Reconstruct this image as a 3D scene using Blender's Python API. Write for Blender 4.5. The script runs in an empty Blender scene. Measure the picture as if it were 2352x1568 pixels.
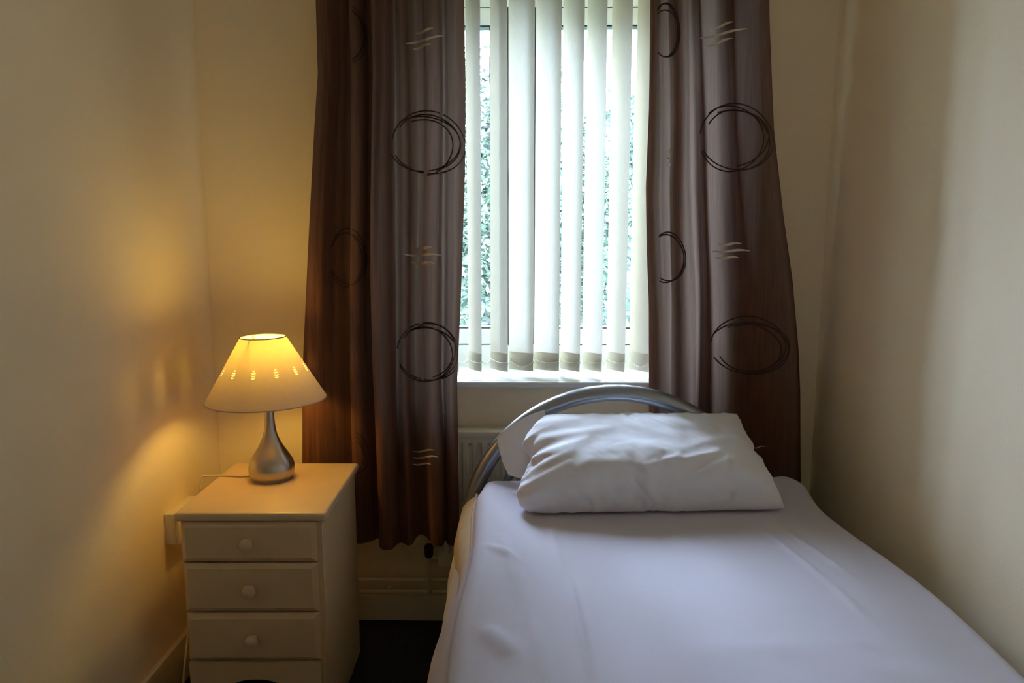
import bpy, bmesh, math, random
import numpy as np
from mathutils import Vector, Matrix, noise

# ------------------------------------------------------------------ camera, sky, exposure
SC = bpy.context.scene
COL = SC.collection
F, PITCH, YAW, EYE = 1700.0, math.radians(8.2), math.radians(0.8), 1.25
cam_data = bpy.data.cameras.new('camera')
cam = bpy.data.objects.new('camera', cam_data)
COL.objects.link(cam)
cam.location = (0, 0, EYE)
cam.rotation_euler = (math.pi / 2 - PITCH, 0, YAW)
cam_data.sensor_width = 36.0
cam_data.lens = 36.0 * F / 2352.0
cam_data.clip_start = 0.02
SC.camera = cam

world = bpy.data.worlds.new('overcast_sky')
SC.world = world
world.use_nodes = True
wn = world.node_tree.nodes
wl = world.node_tree.links
wn.clear()
w_out = wn.new('ShaderNodeOutputWorld')
w_bg = wn.new('ShaderNodeBackground')
w_bg.inputs['Color'].default_value = (0.75, 0.92, 1.28, 1)
w_bg.inputs['Strength'].default_value = 46.0
wl.new(w_bg.outputs[0], w_out.inputs[0])

LAMP_POWER = 94.0            # emission of the bedside bulb
LAMP_COLOR = (1.0, 0.65, 0.12)
SC.view_settings.view_transform = 'Standard'
SC.view_settings.look = 'None'
SC.view_settings.exposure = 0.42
SC.view_settings.gamma = 1.0
SC.view_settings.use_curve_mapping = False
SC.cycles.use_denoising = True
SC.cycles.max_bounces = 14
SC.cycles.diffuse_bounces = 12
SC.cycles.transmission_bounces = 10
SC.cycles.transparent_max_bounces = 12
SC.cycles.sample_clamp_indirect = 6.0

# room measures (metres)
XL, XR, YB, YF, ZC = -0.967, 0.917, 2.28, -0.45, 2.36
WX0, WX1, WZ0, WZ1, YG = -0.47, 0.50, 0.775, 2.08, 2.60   # window opening, frame face

# portal: only tells the sampler where daylight comes in, gives no light itself
pd = bpy.data.lights.new('window_portal', 'AREA')
pd.shape = 'RECTANGLE'; pd.size = WX1 - WX0; pd.size_y = WZ1 - WZ0
pd.cycles.is_portal = True
po = bpy.data.objects.new('window_portal', pd)
po.location = ((WX0 + WX1) / 2, YG + 0.12, (WZ0 + WZ1) / 2)
po.rotation_euler = (-math.pi / 2, 0, 0)
COL.objects.link(po)

# ------------------------------------------------------------------ helpers
cp, sp, cy, sy = math.cos(PITCH), math.sin(PITCH), math.cos(YAW), math.sin(YAW)
FW = Vector((-sy * cp, cy * cp, -sp)); RT = Vector((cy, sy, 0)); UP = RT.cross(FW)
CAM = Vector((0, 0, EYE))
def at(x, y, Y):
    """point of the vertical plane Y that the photograph shows at pixel x, y"""
    d = FW + RT * ((x - 1176) / F) - UP * ((y - 784) / F)
    return CAM + d * (Y / d.y)
def atz(x, y, Z):
    d = FW + RT * ((x - 1176) / F) - UP * ((y - 784) / F)
    return CAM + d * ((Z - EYE) / d.z)

def lin(p, xs, ys):
    return float(np.interp(p, xs, ys))
def sm(a, b, x):
    t = min(1.0, max(0.0, (x - a) / (b - a)))
    return t * t * (3 - 2 * t)

def tag(o, label=None, cat=None, group=None, kind=None):
    if label: o['label'] = label
    if cat: o['category'] = cat
    if group: o['group'] = group
    if kind: o['kind'] = kind
    return o
def empty(name, loc=(0, 0, 0), rz=0):
    o = bpy.data.objects.new(name, None)
    o.location = loc; o.rotation_euler = (0, 0, rz); o.empty_display_size = .05
    COL.objects.link(o)
    return o
def link(name, me, mat, parent=None, smooth=False, angle=None):
    if mat is not None and not me.materials: me.materials.append(mat)
    if smooth:
        for p in me.polygons: p.use_smooth = True
        if angle is not None: me.set_sharp_from_angle(angle=math.radians(angle))
    o = bpy.data.objects.new(name, me)
    COL.objects.link(o)
    if parent is not None: o.parent = parent
    return o
def mesh(name, vs, fs, mat, parent=None, smooth=False, angle=None):
    me = bpy.data.meshes.new(name)
    me.from_pydata([tuple(v) for v in vs], [], fs)
    me.update()
    return link(name, me, mat, parent, smooth, angle)
def from_bm(name, bm, mat, parent=None, smooth=False, angle=None):
    me = bpy.data.meshes.new(name)
    bm.normal_update()
    bm.to_mesh(me); bm.free()
    return link(name, me, mat, parent, smooth, angle)
def add_box(bm, x0, x1, y0, y1, z0, z1, bev=0.0, seg=2):
    r = bmesh.ops.create_cube(bm, size=1.0)
    vs = r['verts']
    for v in vs:
        v.co = Vector((x0 + (v.co.x + .5) * (x1 - x0), y0 + (v.co.y + .5) * (y1 - y0), z0 + (v.co.z + .5) * (z1 - z0)))
    if bev > 0:
        es = list({e for v in vs for e in v.link_edges})
        bmesh.ops.bevel(bm, geom=es, offset=bev, segments=seg, profile=.6, affect='EDGES')
def box(name, dims, mat, parent=None, bev=0.0, seg=2):
    bm = bmesh.new(); add_box(bm, *dims, bev=bev, seg=seg)
    return from_bm(name, bm, mat, parent, smooth=bev > 0, angle=40)
def lathe_mesh(prof, n=48, cx=0, cy_=0, cz=0, axis='z'):
    vs, fs = [], []
    for (r, z) in prof:
        for k in range(n):
            a = 2 * math.pi * k / n
            c, s = r * math.cos(a), r * math.sin(a)
            if axis == 'z': vs.append((cx + c, cy_ + s, cz + z))
            elif axis == 'y': vs.append((cx + c, cy_ + z, cz + s))
            else: vs.append((cx + z, cy_ + c, cz + s))
    for j in range(len(prof) - 1):
        for k in range(n):
            a, b = j * n + k, j * n + (k + 1) % n
            fs.append((a, b, b + n, a + n))
    if prof[0][0] > 1e-6: fs.append(tuple(range(n))[::-1])
    if prof[-1][0] > 1e-6: fs.append(tuple((len(prof) - 1) * n + k for k in range(n)))
    return vs, fs
def lathe(name, prof, mat, parent=None, n=48, c=(0, 0, 0), axis='z', angle=40):
    vs, fs = lathe_mesh(prof, n, *c, axis=axis)
    o = mesh(name, vs, fs, mat, parent, True, angle)
    bm = bmesh.new(); bm.from_mesh(o.data); bmesh.ops.recalc_face_normals(bm, faces=bm.faces); bm.to_mesh(o.data); bm.free()
    return o
def tube_mesh(pts, r, n=12, closed=False):
    pts = [Vector(p) for p in pts]
    vs, fs = [], []
    m = len(pts)
    prev = None
    for i, p in enumerate(pts):
        if closed: t = pts[(i + 1) % m] - pts[i - 1]
        else: t = pts[min(i + 1, m - 1)] - pts[max(i - 1, 0)]
        t.normalize()
        if prev is None:
            u = t.orthogonal().normalized()
        else:
            u = (prev - t * prev.dot(t))
            u = u.normalized() if u.length > 1e-6 else t.orthogonal().normalized()
        prev = u
        w = t.cross(u)
        rr = r[i] if isinstance(r, (list, tuple)) else r
        for k in range(n):
            a = 2 * math.pi * k / n
            vs.append(p + (u * math.cos(a) + w * math.sin(a)) * rr)
    rng = m if closed else m - 1
    for i in range(rng):
        j = (i + 1) % m
        for k in range(n):
            fs.append((i * n + k, i * n + (k + 1) % n, j * n + (k + 1) % n, j * n + k))
    if not closed:
        fs.append(tuple(range(n))[::-1]); fs.append(tuple((m - 1) * n + k for k in range(n)))
    return vs, fs
def tube(name, pts, r, mat, parent=None, n=12):
    vs, fs = tube_mesh(pts, r, n)
    return mesh(name, vs, fs, mat, parent, True, 50)
def catmull(P, n):
    P = [Vector(p) for p in P]
    out = []
    for i in range(len(P) - 1):
        p0, p1, p2, p3 = P[max(i - 1, 0)], P[i], P[i + 1], P[min(i + 2, len(P) - 1)]
        for k in range(n):
            t = k / n
            out.append(.5 * ((2 * p1) + (p2 - p0) * t + (2 * p0 - 5 * p1 + 4 * p2 - p3) * t * t + (3 * p1 - p0 - 3 * p2 + p3) * t ** 3))
    out.append(P[-1])
    return out

# ------------------------------------------------------------------ materials
def mat_base(name):
    m = bpy.data.materials.new(name); m.use_nodes = True
    nt = m.node_tree
    b = nt.nodes['Principled BSDF']
    return m, nt, b
def simple(name, col, rough=.5, metal=0.0, spec=.5, noise_scale=None, noise_amt=.06, bump=0.0, bump_scale=None, stretch=(1, 1, 1), coat=0.0):
    m, nt, b = mat_base(name)
    b.inputs['Base Color'].default_value = (*col, 1)
    b.inputs['Roughness'].default_value = rough
    b.inputs['Metallic'].default_value = metal
    b.inputs['Specular IOR Level'].default_value = spec
    b.inputs['Coat Weight'].default_value = coat
    if noise_scale or bump:
        tc = nt.nodes.new('ShaderNodeTexCoord'); mp = nt.nodes.new('ShaderNodeMapping')
        mp.inputs['Scale'].default_value = stretch
        nt.links.new(tc.outputs['Object'], mp.inputs['Vector'])
    if noise_scale:
        nz = nt.nodes.new('ShaderNodeTexNoise'); nz.inputs['Scale'].default_value = noise_scale; nz.inputs['Detail'].default_value = 4
        nt.links.new(mp.outputs[0], nz.inputs['Vector'])
        rp = nt.nodes.new('ShaderNodeValToRGB')
        rp.color_ramp.elements[0].position = .3; rp.color_ramp.elements[1].position = .7
        rp.color_ramp.elements[0].color = (*[c * (1 - noise_amt) for c in col], 1)
        rp.color_ramp.elements[1].color = (*[min(1, c * (1 + noise_amt)) for c in col], 1)
        nt.links.new(nz.outputs['Fac'], rp.inputs[0]); nt.links.new(rp.outputs[0], b.inputs['Base Color'])
    if bump:
        n2 = nt.nodes.new('ShaderNodeTexNoise'); n2.inputs['Scale'].default_value = bump_scale or 200; n2.inputs['Detail'].default_value = 3
        nt.links.new(mp.outputs[0], n2.inputs['Vector'])
        bp = nt.nodes.new('ShaderNodeBump'); bp.inputs['Strength'].default_value = bump; bp.inputs['Distance'].default_value = .002
        nt.links.new(n2.outputs['Fac'], bp.inputs['Height']); nt.links.new(bp.outputs[0], b.inputs['Normal'])
    return m
def cloth(name, col, trans_col, trans=.3, noise_scale=60, noise_amt=.12, stretch=(1, 1, .03), bump=.15, bump_scale=500, rough=.9):
    """woven fabric: diffuse front plus light coming through the weave"""
    m = bpy.data.materials.new(name); m.use_nodes = True
    nt = m.node_tree; nt.nodes.clear()
    out = nt.nodes.new('ShaderNodeOutputMaterial')
    d = nt.nodes.new('ShaderNodeBsdfDiffuse'); t = nt.nodes.new('ShaderNodeBsdfTranslucent'); mx = nt.nodes.new('ShaderNodeMixShader')
    d.inputs['Roughness'].default_value = rough
    t.inputs['Color'].default_value = (*trans_col, 1)
    mx.inputs[0].default_value = trans
    tc = nt.nodes.new('ShaderNodeTexCoord'); mp = nt.nodes.new('ShaderNodeMapping'); mp.inputs['Scale'].default_value = stretch
    nz = nt.nodes.new('ShaderNodeTexNoise'); nz.inputs['Scale'].default_value = noise_scale; nz.inputs['Detail'].default_value = 5
    rp = nt.nodes.new('ShaderNodeValToRGB')
    rp.color_ramp.elements[0].position = .3; rp.color_ramp.elements[1].position = .7
    rp.color_ramp.elements[0].color = (*[c * (1 - noise_amt) for c in col], 1)
    rp.color_ramp.elements[1].color = (*[min(1, c * (1 + noise_amt)) for c in col], 1)
    nt.links.new(tc.outputs['Object'], mp.inputs[0]); nt.links.new(mp.outputs[0], nz.inputs['Vector'])
    nt.links.new(nz.outputs['Fac'], rp.inputs[0]); nt.links.new(rp.outputs[0], d.inputs['Color'])
    if bump:
        n2 = nt.nodes.new('ShaderNodeTexNoise'); n2.inputs['Scale'].default_value = bump_scale
        nt.links.new(tc.outputs['Object'], n2.inputs['Vector'])
        bp = nt.nodes.new('ShaderNodeBump'); bp.inputs['Strength'].default_value = bump; bp.inputs['Distance'].default_value = .001
        nt.links.new(n2.outputs['Fac'], bp.inputs['Height']); nt.links.new(bp.outputs[0], d.inputs['Normal'])
    nt.links.new(d.outputs[0], mx.inputs[1]); nt.links.new(t.outputs[0], mx.inputs[2]); nt.links.new(mx.outputs[0], out.inputs[0])
    return m
def glass_pane(name):
    m = bpy.data.materials.new(name); m.use_nodes = True
    nt = m.node_tree; nt.nodes.clear()
    out = nt.nodes.new('ShaderNodeOutputMaterial')
    t = nt.nodes.new('ShaderNodeBsdfTransparent'); g = nt.nodes.new('ShaderNodeBsdfGlossy'); mx = nt.nodes.new('ShaderNodeMixShader'); fr = nt.nodes.new('ShaderNodeFresnel')
    t.inputs[0].default_value = (.95, .98, .965, 1); g.inputs['Roughness'].default_value = .02; fr.inputs[0].default_value = 1.25
    nt.links.new(fr.outputs[0], mx.inputs[0]); nt.links.new(t.outputs[0], mx.inputs[1]); nt.links.new(g.outputs[0], mx.inputs[2]); nt.links.new(mx.outputs[0], out.inputs[0])
    return m
def emit(name, col, s):
    m = bpy.data.materials.new(name); m.use_nodes = True
    nt = m.node_tree; nt.nodes.clear()
    out = nt.nodes.new('ShaderNodeOutputMaterial'); e = nt.nodes.new('ShaderNodeEmission')
    e.inputs[0].default_value = (*col, 1); e.inputs[1].default_value = s
    nt.links.new(e.outputs[0], out.inputs[0])
    return m

WALL = simple('wall_cream_paint', (.89, .775, .575), .85, spec=.2, noise_scale=3, noise_amt=.015, bump=.22, bump_scale=260)
CEIL = simple('ceiling_white_paint', (.88, .87, .83), .9, spec=.2, bump=.15, bump_scale=150)
GLOSS = simple('cream_gloss_paint', (.74, .68, .54), .35, bump=.05, bump_scale=60)
CARPET = simple('charcoal_carpet', (.022, .022, .026), .95, spec=.1, noise_scale=220, noise_amt=.7, bump=1.0, bump_scale=380)
UPVC = simple('white_upvc', (.80, .83, .83), .25)
GASKET = simple('black_rubber', (.02, .02, .022), .5)
GLASS = glass_pane('window_glass')
HANDLE = simple('handle_grey_metal', (.25, .25, .24), .4, .6)
SILL = simple('white_gloss_sill', (.82, .83, .82), .3)
VANE = cloth('blind_vane_fabric', (.72, .68, .57), (.73, .69, .58), .17, noise_scale=400, noise_amt=.05, stretch=(1, 1, .1), bump=.1, bump_scale=900)
WEIGHT = simple('vane_weight_plastic', (.72, .68, .52), .6)
CHAIN = simple('blind_chain_plastic', (.80, .78, .62), .4)
CURT = cloth('brown_curtain_linen', (.138, .063, .042), (.21, .145, .11), .25, noise_scale=160, noise_amt=.28, stretch=(1, 1, .035), bump=.35, bump_scale=700)
EMB_D = simple('dark_brown_embroidery', (.062, .033, .026), .8, spec=.1)
EMB_L = simple('pale_gold_embroidery', (.68, .54, .43), .6, spec=.3)
LIGHT_DOT = simple('pale_light_dot', (.8, .78, .74), .3)
RAD = simple('radiator_cream_enamel', (.72, .65, .52), .35)
PIPE = simple('painted_pipe', (.80, .70, .56), .4)
BLACKP = simple('black_plastic', (.02, .018, .016), .5)
STAND = simple('cream_painted_wood', (.60, .46, .30), .38, noise_scale=14, noise_amt=.03, bump=.06, bump_scale=90)
KNOB = simple('cream_wood_knob', (.62, .49, .34), .35)
NICKEL = simple('brushed_nickel', (.50, .45, .40), .30, 1.0, bump=.04, bump_scale=300, stretch=(.2, .2, 4))
SHADE = cloth('lamp_shade_card', (.64, .50, .45), (.85, .66, .26), .10, noise_scale=120, noise_amt=.03, stretch=(1, 1, 1), bump=.05)
BRASS = simple('shade_carrier_metal', (.25, .2, .12), .4, .8)
CORD = simple('cream_flex', (.65, .56, .40), .4)
SILVER = simple('silver_painted_steel', (.34, .36, .40), .30, .75, bump=.02, bump_scale=200)
SHEET = simple('white_cotton_sheet', (.58, .55, .62), .9, spec=.15, noise_scale=5, noise_amt=.015, bump=.12, bump_scale=700)
PILLOW = simple('white_cotton_pillowcase', (.74, .73, .77), .9, spec=.15, bump=.12, bump_scale=800)
MATT = simple('mattress_cream_ticking', (.50, .41, .29), .9, noise_scale=30, noise_amt=.08, bump=.2, bump_scale=300)
DIVAN = simple('divan_base_fabric', (.50, .36, .28), .9, bump=.2, bump_scale=300)
SOCK = simple('white_socket_plastic', (.74, .68, .55), .35)
DARKH = simple('socket_hole_black', (.01, .01, .01), .8)
LEAF1 = simple('tree_leaf_green', (.030, .050, .029), .6, noise_scale=2.2, noise_amt=.45)
LEAF2 = simple('hedge_leaf_green', (.028, .048, .030), .6, noise_scale=3, noise_amt=.35)
BARK = simple('tree_bark', (.05, .05, .045), .9, bump=.6, bump_scale=20)
GRASS = simple('lawn_grass', (.06, .10, .06), .95, noise_scale=2, noise_amt=.3)

# ------------------------------------------------------------------ room shell
def struct(o): o['kind'] = 'structure'; return o
T = 0.12
struct(box('floor', (XL - T, XR + T, YF - T, YB + .40, -.12, 0), CARPET))
struct(box('ceiling', (XL - T, XR + T, YF - T, YB + .40, ZC, ZC + .12), CEIL))
struct(box('wall_left', (XL - T, XL, YF - T, YB + .40, 0, ZC), WALL))
struct(box('wall_right', (XR, XR + T, YF - T, YB + .40, 0, ZC), WALL))
struct(box('wall_front', (XL, XR, YF - T, YF, 0, ZC), WALL))  # unseen wall, set close behind the camera to bounce more light
bm = bmesh.new()
YO = YB + .40
for d in ((XL, WX0, 0, ZC), (WX1, XR, 0, ZC), (WX0, WX1, 0, WZ0), (WX0, WX1, WZ1, ZC)):
    add_box(bm, d[0], d[1], YB, YO, d[2], d[3])
struct(from_bm('wall_back', bm, WALL))
def skirting(name, x0, x1, y0, y1, h=.13):
    bm = bmesh.new()
    add_box(bm, x0, x1, y0, y1, 0, h, bev=.006, seg=2)
    o = struct(from_bm(name, bm, GLOSS, None, True, 40))
    return o
bm = bmesh.new()
add_box(bm, -.78, -.02, YF + .001, YF + .030, .005, 1.98, bev=.003)  # unseen white door, added to throw light back into the room
added_bounce_door = struct(from_bm('added_bounce_door_1', bm, CEIL, None, True, 40))
for (z0, z1) in ((.18, .82), (1.0, 1.86)):
    for (x0, x1) in ((-.70, -.44), (-.36, -.10)):
        bm = bmesh.new(); add_box(bm, x0, x1, YF + .030, YF + .038, z0, z1, bev=.006)
        from_bm('bounce_door_panel', bm, CEIL, added_bounce_door, True, 40)
lathe('bounce_door_handle', [(0, 0), (.022, 0), (.022, .006), (.009, .010), (.009, .035), (.024, .045), (.024, .06), (0, .066)], HANDLE, added_bounce_door, 20, (-.07, YF + .030, .98), 'y')
skirting('baseboard_left', XL, XL + .018, YF, YB - .018)
skirting('baseboard_right', XR - .018, XR, YF, YB - .018)
skirting('baseboard_back', XL, XR, YB - .018, YB, h=.085)

# ------------------------------------------------------------------ window (frame, two sashes, handle, sill)
win = empty('window_1', ((WX0 + WX1) / 2, YG, WZ0)); win['kind'] = 'structure'
win['label'] = 'white plastic two-pane window behind the vertical blind'
def wpart(name, bmx, m, par, smooth=True):
    o = from_bm(name, bmx, m, None, smooth, 40)
    o.parent = par
    o.matrix_parent_inverse = Matrix.Translation(-Vector(par.matrix_world.translation if par.parent is None else par['_o'])) if False else Matrix.Identity(4)
    return o
win.location = (0, 0, 0)
MX0, MX1 = -.0485, .040
ZT8, ZB790 = 2.003, .862
bm = bmesh.new()
for d in ((WX0, WX0 + .05, WZ0, WZ1), (WX1 - .05, WX1, WZ0, WZ1), (MX0, MX1, ZB790, ZT8), (WX0 + .05, WX1 - .05, WZ0, ZB790), (WX0 + .05, WX1 - .05, ZT8, WZ1)):
    add_box(bm, d[0], d[1], YG, YG + .07, d[2], d[3], bev=.004, seg=2)
from_bm('outer_frame', bm, UPVC, win, True, 40)
for (x0, x1) in ((WX0 + .053, MX0 - .003), (MX1 + .003, WX1 - .053)):
    z0, z1, w = ZB790 + .003, ZT8 - .003, .056
    bm = bmesh.new()
    for d in ((x0, x0 + w, z0, z1), (x1 - w, x1, z0, z1), (x0 + w, x1 - w, z0, z0 + w), (x0 + w, x1 - w, z1 - w, z1)):
        add_box(bm, d[0], d[1], YG + .004, YG + .066, d[2], d[3], bev=.005, seg=2)
    s = from_bm('sash', bm, UPVC, win, True, 40)
    bm = bmesh.new(); g = .005
    gx0, gx1, gz0, gz1 = x0 + w, x1 - w, z0 + w, z1 - w
    for d in ((gx0, gx0 + g, gz0, gz1), (gx1 - g, gx1, gz0, gz1), (gx0 + g, gx1 - g, gz0, gz0 + g), (gx0 + g, gx1 - g, gz1 - g, gz1)):
        add_box(bm, d[0], d[1], YG + .0055, YG + .05, d[2], d[3])
    tag(from_bm('gasket', bm, GASKET, s), 'black rubber gasket')
    bm = bmesh.new(); add_box(bm, gx0 + g, gx1 - g, YG + .030, YG + .034, gz0 + g, gz1 - g)
    tag(from_bm('glass_pane', bm, GLASS, s), 'clear glass pane')
    # dark seal line between sash and frame
    bm = bmesh.new()
    for d in ((x0 - .003, x0, z0, z1), (x1, x1 + .003, z0, z1), (x0, x1, z0 - .003, z0), (x0, x1, z1, z1 + .003)):
        add_box(bm, d[0], d[1], YG + .012, YG + .05, d[2], d[3])
    from_bm('sash_seal', bm, GASKET, s)
# handle on the left sash
hx = MX0 - .016
hp = at(1166, 392, YG - .01); hq = at(1166, 436, YG - .01)
bm = bmesh.new()
add_box(bm, hx - .011, hx + .011, YG - .010, YG + .005, hq.z - .012, hq.z + .05, bev=.003)
h0 = from_bm('handle_base', bm, HANDLE, win, True, 40)
bm = bmesh.new(); add_box(bm, hx - .008, hx + .008, YG - .032, YG - .010, hq.z, hp.z, bev=.005)
from_bm('handle', bm, HANDLE, win, True, 40)
bm = bmesh.new(); add_box(bm, WX0, WX1, YB, YG + .001, .775, .797); add_box(bm, WX0 - .03, WX1 + .03, YB - .022, YB + .001, .777, .797, bev=.006, seg=3)
tag(from_bm('window_sill', bm, SILL, win, True, 40), 'white gloss window sill')

# ------------------------------------------------------------------ vertical blind
YV = 2.37
blind = tag(empty('vertical_blind', (0, 0, 0)), 'cream vertical blind of fabric vanes hanging in the window recess', 'blind')
VZ1, VZ0 = 2.02, .815
bm = bmesh.new(); add_box(bm, WX0 + .01, WX1 - .01, YV - .022, YV + .022, VZ1 + .025, VZ1 + .058, bev=.004)
from_bm('headrail', bm, UPVC, blind, True, 40)
vx = [(-.455, 50), (-.382, 52), (-.306, 52), (-.230, 54), (-.153, 57), (-.075, 51), (-.003, 29), (.079, 29), (.155, 48), (.226, 51), (.302, 54), (.378, 56), (.452, 56)]
RV = random.Random(5)
hang = []
for i, (x, a) in enumerate(vx):
    a0 = math.radians(a); W = .089
    nu, nz = 9, 30
    vs, fs = [], []
    for j in range(nz + 1):
        z = VZ0 + (VZ1 - VZ0) * j / nz
        tw = a0 + math.radians(4) * (j / nz - .5) * (1 if i % 2 else -.6)
        for k in range(nu + 1):
            q = (k / nu - .5)
            bow = .005 * (1 - 4 * q * q)
            dx, dy = W * q * math.cos(tw) - bow * math.sin(tw), -W * q * math.sin(tw) - bow * math.cos(tw)
            vs.append((x + dx, YV + dy, z))
    for j in range(nz):
        for k in range(nu):
            b = j * (nu + 1) + k
            fs.append((b, b + 1, b + nu + 2, b + nu + 1))
    v = mesh('vane', vs, fs, VANE, blind, True)
    # sewn bottom pocket: a second layer of cloth over the weight
    vs2, fs2 = [], []
    for j in range(3):
        z = VZ0 + .0005 + .058 * j / 2
        for k in range(nu + 1):
            q = (k / nu - .5); bow = .005 * (1 - 4 * q * q) + (.0022 if j < 2 else .0004)
            vs2.append((x + W * q * math.cos(a0) - bow * math.sin(a0), YV - W * q * math.sin(a0) - bow * math.cos(a0), z))
    for j in range(2):
        for k in range(nu):
            b = j * (nu + 1) + k
            fs2.append((b, b + 1, b + nu + 2, b + nu + 1))
    mesh('bottom_pocket', vs2, fs2, VANE, v, True)
    bm = bmesh.new(); add_box(bm, -.042, .042, -.0006, .0006, 0, .036, bev=.0004, seg=1)
    for vv in bm.verts:
        q = vv.co.x / W; bow = .005 * (1 - 4 * q * q) + .0012
        vv.co = Vector((x + vv.co.x * math.cos(a0) - bow * math.sin(a0) + vv.co.y * math.sin(a0), YV - vv.co.x * math.sin(a0) - bow * math.cos(a0) + vv.co.y * math.cos(a0), VZ0 + .004 + vv.co.z))
    from_bm('bottom_weight', bm, WEIGHT, v)
    # hanger clip to the headrail
    bm = bmesh.new(); add_box(bm, x - .006, x + .006, YV - .006, YV + .006, VZ1 - .006, VZ1 + .028, bev=.001, seg=1)
    from_bm('hanger_clip', bm, UPVC, v)
    hang.append((x + .044 * math.cos(a0), YV - .044 * math.sin(a0), x - .044 * math.cos(a0), YV + .044 * math.sin(a0)))
for i in range(len(vx)):
    for side in (0, 1):
        xa, ya, xb, yb = hang[i]
        # chain link loop along the vane front from left edge to right edge, then on to the next vane
        if side == 0:
            p, q, sag = Vector((xb, yb - .004, VZ0 + .033)), Vector((xa, ya - .004, VZ0 + .033)), (.020 if i in (6, 11) else .006)
            off = Vector((0, -.009, 0))
        else:
            if i + 1 >= len(vx): continue
            p, q, sag = Vector((xa, ya - .004, VZ0 + .033)), Vector((hang[i + 1][2], hang[i + 1][3] - .004, VZ0 + .033)), .010
            off = Vector((0, 0, 0))
        pts = []
        for k in range(9):
            t = k / 8
            pts.append(p.lerp(q, t) + Vector((0, 0, -sag * 4 * t * (1 - t))) + off * (4 * t * (1 - t)))
        tube('chain_link', pts, .0013, CHAIN, blind, 5)

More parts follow.
